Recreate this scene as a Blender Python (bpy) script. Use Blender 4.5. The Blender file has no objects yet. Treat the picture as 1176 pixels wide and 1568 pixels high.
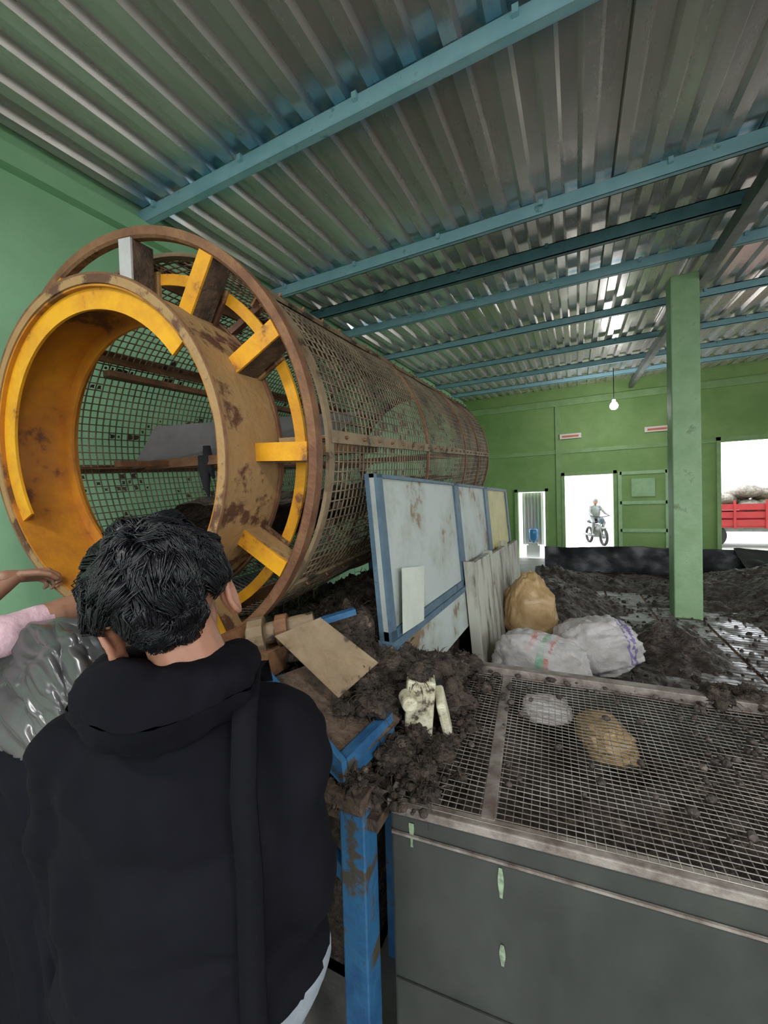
import bpy, bmesh, math, random
from mathutils import Matrix, Vector, noise, Euler
random.seed(7)
S=bpy.context.scene
V=Vector
# ------------------------------------------------------------------ materials
def mat(name,c1,c2=None,rough=.6,metal=0.,scale=6.,bump=0.,bscale=None,rough2=None,c3=None,stretch=(1,1,1),detail=8,pos=(.38,.62),emit=None,spec=None,bd=.02):
    m=bpy.data.materials.new(name); m.use_nodes=True; n=m.node_tree.nodes; l=m.node_tree.links
    b=n['Principled BSDF']; b.inputs['Metallic'].default_value=metal; b.inputs['Roughness'].default_value=rough
    if spec is not None: b.inputs['Specular IOR Level'].default_value=spec
    b.inputs['Base Color'].default_value=(*c1,1)
    if emit: b.inputs['Emission Color'].default_value=(*emit[0],1); b.inputs['Emission Strength'].default_value=emit[1]
    tc=n.new('ShaderNodeTexCoord'); mp=n.new('ShaderNodeMapping'); mp.inputs['Scale'].default_value=stretch
    l.new(tc.outputs['Object'],mp.inputs[0])
    if c2 is not None:
        t=n.new('ShaderNodeTexNoise'); t.inputs['Scale'].default_value=scale; t.inputs['Detail'].default_value=detail; t.inputs['Roughness'].default_value=.65
        l.new(mp.outputs[0],t.inputs['Vector'])
        r=n.new('ShaderNodeValToRGB'); r.color_ramp.elements[0].position=pos[0]; r.color_ramp.elements[1].position=pos[1]
        r.color_ramp.elements[0].color=(*c1,1); r.color_ramp.elements[1].color=(*c2,1)
        if c3 is not None:
            e=r.color_ramp.elements.new(min(.98,pos[1]+.06)); e.color=(*c3,1)
        l.new(t.outputs['Fac'],r.inputs[0]); l.new(r.outputs[0],b.inputs['Base Color'])
        if rough2 is not None:
            mr=n.new('ShaderNodeMapRange'); mr.inputs[1].default_value=pos[0]; mr.inputs[2].default_value=pos[1]; mr.inputs[3].default_value=rough; mr.inputs[4].default_value=rough2
            l.new(t.outputs['Fac'],mr.inputs[0]); l.new(mr.outputs[0],b.inputs['Roughness'])
    if bump:
        t2=n.new('ShaderNodeTexNoise'); t2.inputs['Scale'].default_value=bscale or scale*4; t2.inputs['Detail'].default_value=6
        l.new(mp.outputs[0],t2.inputs['Vector'])
        bp=n.new('ShaderNodeBump'); bp.inputs['Strength'].default_value=bump; bp.inputs['Distance'].default_value=bd
        l.new(t2.outputs['Fac'],bp.inputs['Height']); l.new(bp.outputs[0],b.inputs['Normal'])
    return m
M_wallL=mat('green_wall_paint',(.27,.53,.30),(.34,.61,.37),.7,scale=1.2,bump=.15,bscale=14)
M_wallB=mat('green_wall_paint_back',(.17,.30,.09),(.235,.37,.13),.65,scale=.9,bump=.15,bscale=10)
M_green=mat('green_post_paint',(.27,.45,.23),(.35,.53,.30),.55,scale=5,bump=.2,c3=(.20,.30,.16))
M_greentrim=mat('green_trim_paint',(.20,.33,.13),(.25,.39,.17),.6,scale=4)
M_floor=mat('concrete_floor',(.16,.15,.14),(.24,.23,.21),.6,scale=3,bump=.3)
M_roof=mat('galvanised_roof_sheet',(.52,.47,.455),(.66,.62,.60),.33,.5,scale=1.3,stretch=(3,.5,1),rough2=.18)
def overspray(m,ys):
    n=m.node_tree.nodes; l=m.node_tree.links; b=n['Principled BSDF']; src=b.inputs['Base Color'].links[0].from_socket
    tc=n.new('ShaderNodeTexCoord'); sp=n.new('ShaderNodeSeparateXYZ'); l.new(tc.outputs['Object'],sp.inputs[0])
    ns=n.new('ShaderNodeTexNoise'); ns.inputs['Scale'].default_value=3.5; ns.inputs['Detail'].default_value=4; l.new(tc.outputs['Object'],ns.inputs['Vector'])
    tot=None
    for y,w in ys:
        a=n.new('ShaderNodeMath'); a.operation='SUBTRACT'; a.inputs[1].default_value=y; l.new(sp.outputs['Y'],a.inputs[0])
        c=n.new('ShaderNodeMath'); c.operation='ABSOLUTE'; l.new(a.outputs[0],c.inputs[0])
        d=n.new('ShaderNodeMapRange'); d.inputs[1].default_value=0; d.inputs[2].default_value=w; d.inputs[3].default_value=1; d.inputs[4].default_value=0; l.new(c.outputs[0],d.inputs[0])
        if tot is None: tot=d.outputs[0]
        else:
            e=n.new('ShaderNodeMath'); e.operation='MAXIMUM'; l.new(tot,e.inputs[0]); l.new(d.outputs[0],e.inputs[1]); tot=e.outputs[0]
    f=n.new('ShaderNodeMath'); f.operation='MULTIPLY'; l.new(tot,f.inputs[0]); 
    g2=n.new('ShaderNodeMapRange'); g2.inputs[1].default_value=.32; g2.inputs[2].default_value=.5; l.new(ns.outputs['Fac'],g2.inputs[0]); l.new(g2.outputs[0],f.inputs[1])
    mx=n.new('ShaderNodeMix'); mx.data_type='RGBA'; l.new(f.outputs[0],mx.inputs[0]); l.new(src,mx.inputs[6]); mx.inputs[7].default_value=(.10,.30,.44,1)
    l.new(mx.outputs[2],b.inputs['Base Color'])
overspray(M_roof,[(2.05,.30),(3.55,.12),(5.05,.08)])
M_purlin=mat('teal_purlin_paint',(.25,.48,.57),(.32,.55,.63),.5,scale=6,c3=(.16,.31,.37))
M_purlind=mat('dark_teal_paint',(.05,.13,.15),(.08,.18,.2),.5,scale=6)
M_steel=mat('grey_rafter_steel',(.14,.15,.15),(.22,.23,.23),.5,.3,scale=6)
M_yel=mat('worn_yellow_paint',(.74,.36,.012),(.62,.27,.015),.45,scale=7,c3=(.20,.08,.03),pos=(.42,.60),bump=.15)
M_yin=mat('orange_worn_inner_paint',(.58,.24,.015),(.40,.15,.02),.5,scale=4,c3=(.12,.05,.02),pos=(.36,.57),bump=.2)
M_tan=mat('dusty_ochre_metal',(.31,.17,.06),(.34,.21,.09),.7,scale=6,c3=(.10,.04,.02),pos=(.33,.52),bump=.4)
M_tan2=mat('muddy_tan_plate',(.27,.20,.12),(.20,.14,.08),.7,scale=8,c3=(.04,.03,.022),pos=(.36,.54),bump=.4)
M_rust=mat('rusty_brown_steel',(.15,.065,.035),(.26,.13,.06),.65,.2,scale=9,bump=.3,c3=(.06,.035,.025))
M_dirtst=mat('dirt_caked_steel',(.05,.035,.028),(.13,.085,.055),.75,.1,scale=12,bump=.6)
M_mesh=mat('rusty_wire',(.10,.075,.05),(.26,.20,.13),.55,.3,scale=5)
M_lift=mat('pale_galvanised_plate',(.60,.58,.60),(.47,.45,.46),.5,.2,scale=5)
M_blue=mat('blue_frame_paint',(.02,.085,.20),(.03,.13,.27),.45,scale=9,c3=(.07,.06,.045),pos=(.4,.56),bump=.2)
M_panel=mat('blue_grey_door_panel',(.44,.49,.47),(.36,.39,.35),.55,scale=4,c3=(.20,.13,.07),pos=(.44,.58),bump=.15)
M_pframe=mat('dull_blue_panel_frame',(.06,.11,.16),(.09,.155,.21),.55,scale=9,c3=(.04,.035,.03),pos=(.4,.57))
M_pyel=mat('pale_yellow_panel',(.50,.46,.20),(.42,.37,.14),.55,scale=6,c3=(.2,.13,.06))
M_pcream=mat('stained_cream_board',(.46,.46,.39),(.30,.29,.24),.65,scale=8,c3=(.07,.055,.045),stretch=(1,1,.3),pos=(.44,.56))
M_sheet=mat('pale_sheet',(.60,.64,.57),(.52,.55,.48),.6,scale=6)
M_cream=mat('cream_enamel',(.60,.58,.43),(.42,.39,.27),.5,scale=14,c3=(.05,.035,.025),pos=(.46,.56),bump=.3)
M_soil=mat('dark_compost',(.028,.021,.018),(.090,.068,.058),.7,scale=14,bump=1.,bscale=45,rough2=.4,c3=(.19,.15,.13),pos=(.4,.62))
M_waste=mat('fibrous_waste',(.022,.016,.012),(.095,.068,.05),.8,scale=22,bump=1.,bscale=70,c3=(.22,.17,.13),pos=(.4,.62))
M_slat=mat('wet_grey_slat',(.46,.44,.47),(.10,.085,.08),.22,.1,scale=5,rough2=.5,pos=(.46,.54),bump=.15)
M_bin=mat('dark_grey_bin_sheet',(.032,.036,.032),(.062,.067,.060),.38,.25,scale=2.2,stretch=(1,1,.6),bump=.08,rough2=.55)
M_rim=mat('dirty_bin_rim',(.30,.27,.24),(.12,.09,.075),.6,.2,scale=12,bump=.3)
M_wire=mat('galvanised_wire',(.40,.38,.34),(.22,.19,.16),.4,.6,scale=8)
M_drip=mat('pale_green_drip',(.30,.42,.26),(.16,.2,.14),.5,scale=60)
M_sack=mat('white_woven_sack',(.60,.58,.58),(.46,.43,.42),.5,scale=7,bump=.8,bscale=16)
M_sackt=mat('tan_plastic_sack',(.50,.34,.17),(.36,.23,.10),.35,scale=5,bump=.6,bscale=12)
M_stripeR=mat('red_sack_print',(.50,.16,.12),(.6,.5,.5),.6,scale=12); M_stripeG=mat('green_sack_print',(.18,.42,.27),(.5,.55,.5),.6,scale=12); M_stripeP=mat('violet_sack_print',(.22,.17,.38),None,.6)
M_tarp=mat('black_tarp',(.012,.013,.016),(.03,.032,.036),.35,scale=4,bump=.5,bscale=6)
M_hood=mat('black_hoodie_cloth',(.0035,.0035,.006),(.0065,.0065,.010),.9,scale=3,bump=.25,bscale=160,spec=.12,bd=.003)
M_strap=mat('black_webbing',(.0045,.0045,.007),None,.85,bump=.2,bscale=80,spec=.12)
M_jean=mat('washed_grey_jeans',(.20,.23,.27),(.27,.30,.33),.85,scale=8,bump=.3,bscale=200,bd=.003)
M_skin=mat('brown_skin',(.30,.14,.085),(.38,.18,.115),.5,scale=9)
M_skin2=mat('brown_skin_forearm',(.26,.13,.08),(.33,.17,.11),.5,scale=9)
M_hair=mat('black_hair',(.004,.004,.006),(.009,.009,.012),.36,scale=20,spec=.45)
M_pink=mat('pale_pink_shirt',(.62,.42,.47),(.54,.36,.41),.8,scale=5,bump=.2,bscale=60)
M_shoe=mat('black_shoe',(.02,.02,.02),None,.5)
M_eye=mat('eye_white',(.8,.8,.78),None,.3); M_iris=mat('dark_iris',(.02,.012,.01),None,.2)
M_lip=mat('lip',(.32,.12,.09),None,.5)
M_bag=mat('grey_plastic_film',(.05,.051,.052),(.085,.086,.085),.26,scale=3,spec=.6)
M_white=mat('white_paint',(.75,.75,.75),None,.5)
M_red=mat('red_vehicle_paint',(.42,.03,.04),(.34,.025,.03),.4,scale=3)
M_rubber=mat('tyre_rubber',(.02,.02,.02),None,.8)
M_glass=mat('vehicle_glass',(.05,.07,.09),None,.1)
M_curt=mat('pink_curtain',(.62,.50,.56),(.55,.62,.64),.8,scale=3,stretch=(4,1,.5))
M_gallon=mat('blue_water_gallon',(.07,.25,.55),None,.15)
M_pave=mat('pale_yard_ground',(.42,.40,.37),(.50,.48,.45),.9,scale=1.5)
M_bulb=mat('led_bulb',(1,1,1),None,.4,emit=((1,.98,.94),25))
M_sign=mat('sign_white',(.72,.66,.62),None,.5); M_signr=mat('sign_red',(.55,.15,.08),None,.5)
M_rag=mat('black_rag',(.015,.015,.018),None,.9)
# ------------------------------------------------------------------ mesh builder
class MB:
    def __init__(s): s.v=[]; s.f=[]; s.m=[]; s.mats=[]; s.sm=[]
    def mi(s,m):
        if m not in s.mats: s.mats.append(m)
        return s.mats.index(m)
    def add(s,vs,fs,m,smooth=False):
        o=len(s.v); k=s.mi(m); s.v+= [tuple(x) for x in vs]
        for f in fs: s.f.append([i+o for i in f]); s.m.append(k); s.sm.append(smooth)
    def box(s,c,size,m,R=None,bev=0):
        x,y,z=[a/2 for a in size]; c=V(c)
        vs=[V((i*x,j*y,k*z)) for i in(-1,1) for j in(-1,1) for k in(-1,1)]
        if R is not None: vs=[R@v for v in vs]
        s.add([c+v for v in vs],[(0,1,3,2),(4,6,7,5),(0,4,5,1),(2,3,7,6),(0,2,6,4),(1,5,7,3)],m)
    def bb(s,x0,x1,y0,y1,z0,z1,m): s.box(((x0+x1)/2,(y0+y1)/2,(z0+z1)/2),(x1-x0,y1-y0,z1-z0),m)
    def beam(s,a,b,w,h,m,up=(0,0,1)):
        a,b=V(a),V(b); d=b-a; L=d.length; y=d.normalized(); x=y.cross(V(up)).normalized(); z=x.cross(y)
        R=Matrix((x,y,z)).transposed(); s.box((a+b)/2,(w,L,h),m,R)
    def tube(s,pts,r,m,n=6,closed=False,smooth=True):
        pts=[V(p) for p in pts]; N=len(pts); rs=r if isinstance(r,(list,tuple)) else [r]*N
        vs=[]; fs=[]; ref=None
        for i,p in enumerate(pts):
            if closed: d=pts[(i+1)%N]-pts[i-1]
            else: d=pts[min(i+1,N-1)]-pts[max(i-1,0)]
            d.normalize()
            if ref is None: ref=V((0,0,1)) if abs(d.z)<.9 else V((1,0,0))
            x=d.cross(ref)
            if x.length<1e-4: x=d.orthogonal()
            x.normalize(); y=x.cross(d).normalized(); ref=y
            for k in range(n):
                a=2*math.pi*(k+.5)/n; vs.append(p+(x*math.cos(a)+y*math.sin(a))*rs[i])
        for i in range(N if closed else N-1):
            j=(i+1)%N
            for k in range(n): fs.append((i*n+k,i*n+(k+1)%n,j*n+(k+1)%n,j*n+k))
        if not closed: fs.append(tuple(range(n))[::-1]); fs.append(tuple((N-1)*n+k for k in range(n)))
        s.add(vs,fs,m,smooth)
    def lathe(s,prof,T,m,seg=96,a0=0,a1=2*math.pi,closedprof=True,smooth=False):
        full=abs(a1-a0-2*math.pi)<1e-6; n=seg if full else seg+1; P=len(prof); vs=[]; fs=[]
        for i in range(n):
            a=a0+(a1-a0)*i/seg
            for t,r in prof: vs.append(T@V((r*math.cos(a),r*math.sin(a),t)))
        for i in range(seg):
            j=(i+1)%n
            for k in range(P if closedprof else P-1):
                k2=(k+1)%P; fs.append((i*P+k,i*P+k2,j*P+k2,j*P+k))
        if not full and closedprof: fs.append(tuple(range(P))); fs.append(tuple((n-1)*P+k for k in range(P))[::-1])
        s.add(vs,fs,m,smooth)
    def grid(s,fn,nu,nv,m,smooth=True):
        vs=[fn(i/nu,j/nv) for j in range(nv+1) for i in range(nu+1)]
        fs=[(j*(nu+1)+i,j*(nu+1)+i+1,(j+1)*(nu+1)+i+1,(j+1)*(nu+1)+i) for j in range(nv) for i in range(nu)]
        s.add(vs,fs,m,smooth)
    def ell(s,c,r,m,R=None,nu=20,nv=12,smooth=True,fn=None):
        c=V(c); vs=[]; fs=[]
        for j in range(nv+1):
            th=math.pi*j/nv
            for i in range(nu):
                a=2*math.pi*i/nu; p=V((math.sin(th)*math.cos(a),math.sin(th)*math.sin(a),math.cos(th)))
                q=V((p.x*r[0],p.y*r[1],p.z*r[2]))
                if fn: q=fn(p,q)
                if R is not None: q=R@q
                vs.append(c+q)
        for j in range(nv):
            for i in range(nu): 
                a,b,c2,d=j*nu+i,j*nu+(i+1)%nu,(j+1)*nu+(i+1)%nu,(j+1)*nu+i
                fs.append((a,d,c2,b))
        s.add(vs,fs,m,smooth)
    def cap(s,a,b,ra,rb,m,n=14):
        a,b=V(a),V(b); d=(b-a); L=max(d.length,1e-5); y=d.normalized() if d.length>1e-6 else V((0,0,1)); prof=[]
        for k in range(5): t=math.pi/2*k/5; prof.append((-ra*math.cos(t),max(ra*math.sin(t),1e-4)))
        prof.append((0,ra)); prof.append((L,rb))
        for k in range(1,6): t=math.pi/2*k/5; prof.append((L+rb*math.sin(t),max(rb*math.cos(t),1e-4)))
        q=V((0,0,1)).rotation_difference(y).to_matrix().to_4x4(); T=Matrix.Translation(a)@q
        o=len(s.v); s.lathe(prof,T,m,n,closedprof=False,smooth=True)
        k=s.mi(m); P=len(prof)
        s.f.append([o+i*P for i in range(n)][::-1]); s.m.append(k); s.sm.append(True)
        s.f.append([o+i*P+P-1 for i in range(n)]); s.m.append(k); s.sm.append(True)
    def obj(s,name,parent=None,bevel=0):
        me=bpy.data.meshes.new(name); me.from_pydata(s.v,[],s.f); 
        for m in s.mats: me.materials.append(m)
        me.polygons.foreach_set('material_index',s.m); me.polygons.foreach_set('use_smooth',s.sm); me.update()
        bm=bmesh.new(); bm.from_mesh(me); bmesh.ops.recalc_face_normals(bm,faces=bm.faces); bm.to_mesh(me); bm.free()
        o=bpy.data.objects.new(name,me); S.collection.objects.link(o)
        if parent: o.parent=parent
        if bevel:
            b=o.modifiers.new('b','BEVEL'); b.width=bevel; b.segments=2; b.limit_method='ANGLE'
        return o
def empty(name):
    o=bpy.data.objects.new(name,None); S.collection.objects.link(o); return o
def remesh(mb,name,vox,smooth=4,parent=None,matfn=None,mats=None,disp=None):
    o=mb.obj(name+'_src'); r=o.modifiers.new('r','REMESH'); r.mode='VOXEL'; r.voxel_size=vox; r.use_smooth_shade=True
    if smooth: q=o.modifiers.new('s','SMOOTH'); q.factor=.6; q.iterations=smooth
    dg=bpy.context.evaluated_depsgraph_get(); me=bpy.data.meshes.new_from_object(o.evaluated_get(dg))
    bpy.data.objects.remove(o)
    me.name=name; me.materials.clear()
    for m in mats: me.materials.append(m)
    if disp:
        nn=[v.normal.copy() for v in me.vertices]
        for v,k in zip(me.vertices,nn): v.co=v.co+k*disp(v.co)
    for p in me.polygons: p.use_smooth=True; p.material_index=matfn(p.center) if matfn else 0
    me.update(); ob=bpy.data.objects.new(name,me); S.collection.objects.link(ob)
    if parent: ob.parent=parent
    return ob
def fb(x,y,z=0,o=4): return noise.fractal(V((x,y,z)),.9,2.1,o)
# ------------------------------------------------------------------ room
XL,XR,YF,YB=-3.0,8.5,-5.0,11.9
def rz(y): return 3.75+.068*y
b=MB(); b.bb(XL,XR,YF,YB,-.1,0,M_floor); b.obj('floor')
b=MB(); b.add([(XL-.15,YF,0),(XL,YF,0),(XL-.15,YB,0),(XL,YB,0),(XL-.15,YF,rz(YF)+.12),(XL,YF,rz(YF)+.12),(XL-.15,YB,rz(YB)+.12),(XL,YB,rz(YB)+.12)],[(0,1,3,2),(4,6,7,5),(0,4,5,1),(2,3,7,6),(0,2,6,4),(1,5,7,3)],M_wallL); b.obj('wall_left')
b=MB(); b.beam((XL+.04,YF,rz(YF)-.10),(XL+.04,YB,rz(YB)-.10),.08,.12,M_wallL); b.obj('trim_1')
b=MB(); ops=[(-1.5,-.78,0,1.86),(-.28,.86,0,2.26),(3.05,6.2,0,2.9)]
zt=rz(YB)+.1; xs=XL
for x0,x1,z0,z1 in ops:
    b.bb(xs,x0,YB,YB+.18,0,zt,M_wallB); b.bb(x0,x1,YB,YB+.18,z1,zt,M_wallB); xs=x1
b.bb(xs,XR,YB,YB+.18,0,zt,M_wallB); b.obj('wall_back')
b=MB()
b.bb(XL,XR,YB-.05,YB,rz(YB)-.42,rz(YB)-.25,M_greentrim); b.obj('trim_2')
b=MB()
for x in (-.42,2.1): b.bb(x-.07,x+.07,YB-.04,YB,0,rz(YB)-.4,M_greentrim)
b.bb(XL,XR,YB-.03,YB,2.86,2.96,M_greentrim); b.obj('trim_3')
def frame(x0,x1,z1,m=M_greentrim,w=.08):
    b=MB(); b.bb(x0-w,x0,YB-.06,YB-.001,0,z1+w,m); b.bb(x1,x1+w,YB-.06,YB-.001,0,z1+w,m); b.bb(x0-w,x1+w,YB-.06,YB-.001,z1,z1+w,m); return b
frame(-1.5,-.78,1.86).obj('door_1'); frame(-.28,.86,2.26).obj('door_2'); frame(3.05,6.2,2.9).obj('door_3')
b=MB(); x0,x1=1.0,2.0; b.bb(x0,x1,YB-.08,YB-.03,0,2.3,M_wallB)
for z in(0.05,.8,1.5,2.25): b.bb(x0,x1,YB-.11,YB-.08,z-.04,z+.04,M_green)
for x in(x0,x1): b.bb(x-.04,x+.04,YB-.11,YB-.08,0,2.3,M_green)
b.bb(1.25,1.75,YB-.12,YB-.08,1.65,2.1,M_green); b.obj('door_4')
b=MB()
b.grid(lambda u,v:(-1.42+.56*u,YB+.35+.03*math.sin(u*40),.35+1.5*v),60,4,M_curt); b.obj('doorway_curtain')
b=MB(); b.bb(-1.3,-.95,YB+.1,YB+.3,0,.35,M_white); b.bb(-1.25,-1.0,YB+.12,YB+.28,.35,.42,M_white)
b.lathe([(.42,.02),(.46,.05),(.52,.12),(.78,.12),(.82,.10),(.82,.01)],Matrix.Translation((-1.12,YB+.2,0)),M_gallon,20,closedprof=False,smooth=True); b.obj('water_dispenser')
b=MB(); b.bb(XR,XR+.15,YF,YB,0,1.0,M_wallB); ys=[YF,-3.2,-.8,.2,3.2,4.2,7.2,8.2,11,YB]
for i in range(0,len(ys)-1):
    if i%2==0: b.bb(XR,XR+.15,ys[i],ys[i+1],1.0,rz(ys[i+1])+.1,M_wallB)
    else: b.bb(XR,XR+.15,ys[i],ys[i+1],3.0,rz(ys[i+1])+.1,M_wallB)
b.obj('wall_right')
b=MB(); b.bb(XL,-2.2,YF-.15,YF,0,3.5,M_wallB); b.bb(7.6,XR,YF-.15,YF,0,3.5,M_wallB); b.obj('wall_front')
b=MB(); prof=[]; x=XL-.15; pitch=.215; i=0
while x<XR+.2:
    prof+=[(x,0),(x+.075,0),(x+.095,.042),(x+.185,.042)]; x+=pitch; i+=1
    if i%4==0: prof+=[(x-.012,.042),(x-.004,.05)]
def roofpt(u,v):
    k=int(round(u*(len(prof)-1))); y=YF-.6+(YB-YF+1.0)*v; return (prof[k][0],y,rz(y)+.06+prof[k][1]+.004*noise.noise(V((prof[k][0]*2,y*1.5,0))))
b.grid(roofpt,len(prof)-1,60,M_roof,smooth=False)
b.obj('ceiling')
def purlin(y,m=M_purlin,h=.10,w=.05,dz=0.):
    z=rz(y)+.055-dz; b=MB()
    b.bb(XL,XR,y-w/2,y-w/2+.008,z-h,z,m); b.bb(XL,XR,y-w/2,y+w/2,z-h,z-h+.008,m); b.bb(XL,XR,y-w/2,y+w/2,z-.008,z,m); b.bb(XL,XR,y+w/2-.008,y+w/2,z-h,z,m)
    x=XL+.2
    while x<XR: b.box((x,y-w/2-.012,z-.02),(.03,.025,.04),m); x+=.86
    return b
for y in(-4,-2.5,-1,.45,2.05,3.55,5.05,6.4,7.92,9.3,10.6): purlin(y).obj('roof_purlin')
purlin(4.25,M_purlind,.12,.05).obj('roof_purlin')
b=MB()
b.beam((1.28,YF,rz(YF)-.10),(1.28,YB,rz(YB)-.10),.09,.13,M_steel)
b.beam((1.28,5.7,rz(5.7)-.6),(1.28,7.2,rz(7.2)-.15),.05,.05,M_steel)
b.beam((5.2,YF,rz(YF)-.10),(5.2,YB,rz(YB)-.10),.09,.13,M_steel)
b.beam((1.3,3.9,rz(3.9)-.12),(5.2,2.2,rz(2.2)-.12),.05,.06,M_steel)
b.obj('roof_rafter')
b=MB(); b.box((1.09,5.5,2.02),(.26,.26,4.04),M_green); b.obj('concrete_pillar',bevel=.012)
b=MB(); b.box((5.2,5.72,2.0),(.26,.26,4.0),M_green); b.obj('concrete_pillar.001',bevel=.012)
b=MB(); bx,by,bz=.76,10.0,3.62
b.tube([(bx,by,rz(by)),(bx,by,bz+.12)],.008,M_rag,6); b.lathe([(.13,.001),(.13,.03),(.07,.035),(.06,.06),(0,.085),(-.05,.07),(-.075,.04),(-.085,.001)],Matrix.Translation((bx,by,bz)),M_bulb,20,closedprof=False,smooth=True)
b.obj('hanging_led_bulb')
ld=bpy.data.lights.new('bulb_light','POINT'); ld.energy=60; ld.shadow_soft_size=.08; lo=bpy.data.objects.new('bulb_light',ld); lo.location=(bx,by,bz-.2); S.collection.objects.link(lo); 
for i,(x,z) in enumerate(((-.12,3.31),(1.81,3.30))):
    b=MB(); b.bb(x-.26,x+.26,YB-.09,YB-.05,z-.065,z+.065,M_sign); b.bb(x-.2,x+.2,YB-.095,YB-.09,z-.03,z+.02,M_signr); b.obj('wall_sign')
# ------------------------------------------------------------------ trommel drum
n=V((-.0727,.9939,.0829)).normalized(); ex=n.cross(V((0,0,1))).normalized(); ez=ex.cross(n).normalized()
DT=Matrix.Translation((-1.534,1.0,1.865))@Matrix((ex,ez,n)).transposed().to_4x4()
E=empty('trommel_screen_drum')
b=MB()
b.lathe([(-.175,.590),(-.167,.590),(-.162,.575),(.12,.575),(.12,.565),(-.16,.558),(-.175,.56)],DT,M_tan,128)
b.lathe([(-.177,.592),(-.17,.594),(-.165,.590),(-.175,.586)],DT,M_rust,128)
b.lathe([(.105,.577),(.122,.577),(.122,.585),(.105,.585)],DT,M_rust,128)
b.lathe([(-.170,.5585),(-.170,.552),(.12,.552),(.12,.5645)],DT,M_yin,128)
b.lathe([(-.155,.553),(-.155,.485),(-.145,.485),(-.145,.553)],DT,M_yel,60,math.radians(35),math.radians(205))
b.lathe([(.095,.695),(.095,.655),(.107,.655),(.107,.695)],DT,M_yel,128)
b.lathe([(.06,.552),(.06,.50),(.072,.50),(.072,.552)],DT,M_yin,128)
b.obj('neck_cylinder',E)
b=MB()
b.lathe([(-.02,.806),(.02,.806),(.02,.778),(.012,.770),(-.012,.770),(-.02,.778)],DT,M_rust,144)
b.obj('riding_ring',E)
b=MB()
for k in range(12):
    a=math.radians([-3,27,55,84][k] if k<4 else 84+(k-3)*30.3); T=DT@Matrix.Rotation(a,4,'Z')
    def bx_(x0,x1,y0,y1,z0,z1,m):
        vs=[T@V((i,j,q)) for i in(x0,x1) for j in(y0,y1) for q in(z0,z1)]
        b.add(vs,[(0,1,3,2),(4,6,7,5),(0,4,5,1),(2,3,7,6),(0,2,6,4),(1,5,7,3)],m)
    m=M_lift if k==3 else M_yel
    bx_(.572,.772,-.030,.030,-.022,-.014,m); bx_(.572,.772,-.030,-.023,-.014,.07,M_dirtst); bx_(.572,.772,.023,.030,-.014,.07,M_tan)
    bx_(.572,.70,-.035,.035,.085,.098,M_tan)
b.obj('ring_spokes',E)
b=MB()
L0,L1=.13,3.93
def rr(t): return .765+(.853-.765)*(t-L0)/(L1-L0)
nr=105; na=132
def shell(i,k):
    t=L0+(L1-L0)*i/nr; a=2*math.pi*k/na; w=.010*noise.noise(V((math.cos(a)*3,math.sin(a)*3,t*2)))
    return DT@V(((rr(t)+w)*math.cos(a),(rr(t)+w)*math.sin(a),t))
for i in range(nr+1): b.tube([shell(i,k*2) for k in range(66)],.0036,M_mesh,4,closed=True)
for k in range(na): b.tube([shell(i*5,k) for i in range(22)],.0036,M_mesh,4)
for i in range(nr):
    for k in range(na):
        a=2*math.pi*k/na; d=noise.fractal(V((math.cos(a)*4,math.sin(a)*4,i*.10)),.8,2,3)
        if d*.5+random.random()*.8>(.60 if k<25 or k>95 else .72):
            c=[shell(i,k),shell(i,k+1),shell(i+1,k+1),shell(i+1,k)]; m=(c[0]+c[1]+c[2]+c[3])/4; f=random.uniform(.4,.95)
            q=[]; 
            for j in range(4):
                q.append(m+(c[j]-m)*f*random.uniform(.6,1.05)); q.append(m+((c[j]+c[(j+1)%4])/2-m)*f*random.uniform(.5,1.1))
            b.add(q,[tuple(range(8))],M_dirtst)
            if random.random()<.3 and -2.2<m.x: b.tube([m,m+V((random.uniform(-.01,.01),random.uniform(-.01,.01),-random.uniform(.02,.07)))],[.002,.0006],M_dirtst,3)
b.obj('wire_mesh_shell',E)
b=MB()
for k in range(8):
    a=math.radians(45*k+1); T=DT@Matrix.Rotation(a,4,'Z'); r0,r1=rr(L0),rr(L1); up=T.to_3x3()@V((1,0,0))
    b.beam(T@V((r0+.012,0,L0)),T@V((r1+.012,0,L1)),.045,.012,M_tan2 if k in(0,1,7) else M_rust,up=up)
    b.beam(T@V((r0-.03,0,L0)),T@V((r1-.03,0,L1)),.008,.06,M_rust,up=up)
    for q in range(24):
        t=L0+.1+q*.155; b.cap(T@V((rr(t)+.018,0,t)),T@V((rr(t)+.026,0,t)),.007,.006,M_rust,6)
for t in(L0,1.35,2.55,3.25,L1):
    r=rr(t); b.lathe([(t-.018,r+.014),(t+.018,r+.014),(t+.018,r),(t-.018,r)],DT,M_rust if t>.2 else M_tan2,96)
b.lathe([(L1,.853),(L1+.01,.853),(L1+.01,.79),(L1,.79)],DT,M_rust,96)
for k in range(8):
    a=math.radians(45*k+1); T=DT@Matrix.Rotation(a,4,'Z')
    b.beam(T@V((.58,0,.11)),T@V((.77,0,.20)),.04,.02,M_tan)
b.obj('rails_and_hoops',E)
b=MB()
def L(x,y,z): return DT@V((x,y,z))
b.add([L(-.72,-.02,.5),L(-.70,.14,2.6),L(-.20,.50,2.6),L(-.50,.20,.5)],[(0,1,2,3)],M_lift)
for yy in(.0,.45): b.beam(L(-.55,yy,.3),L(-.55,yy,3.6),.05,.03,M_rust)
b.beam(L(-.76,0,.6),L(.76,0,.6),.035,.05,M_rust); b.beam(L(-.8,0,2.6),L(.8,0,2.6),.05,.05,M_rust)
b.tube([L(-.28,.03,.6),L(-.28,-.05,.6),L(-.29,-.14,.61),L(-.27,-.20,.6)],[.03,.035,.02,.006],M_rag,8)
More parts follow.
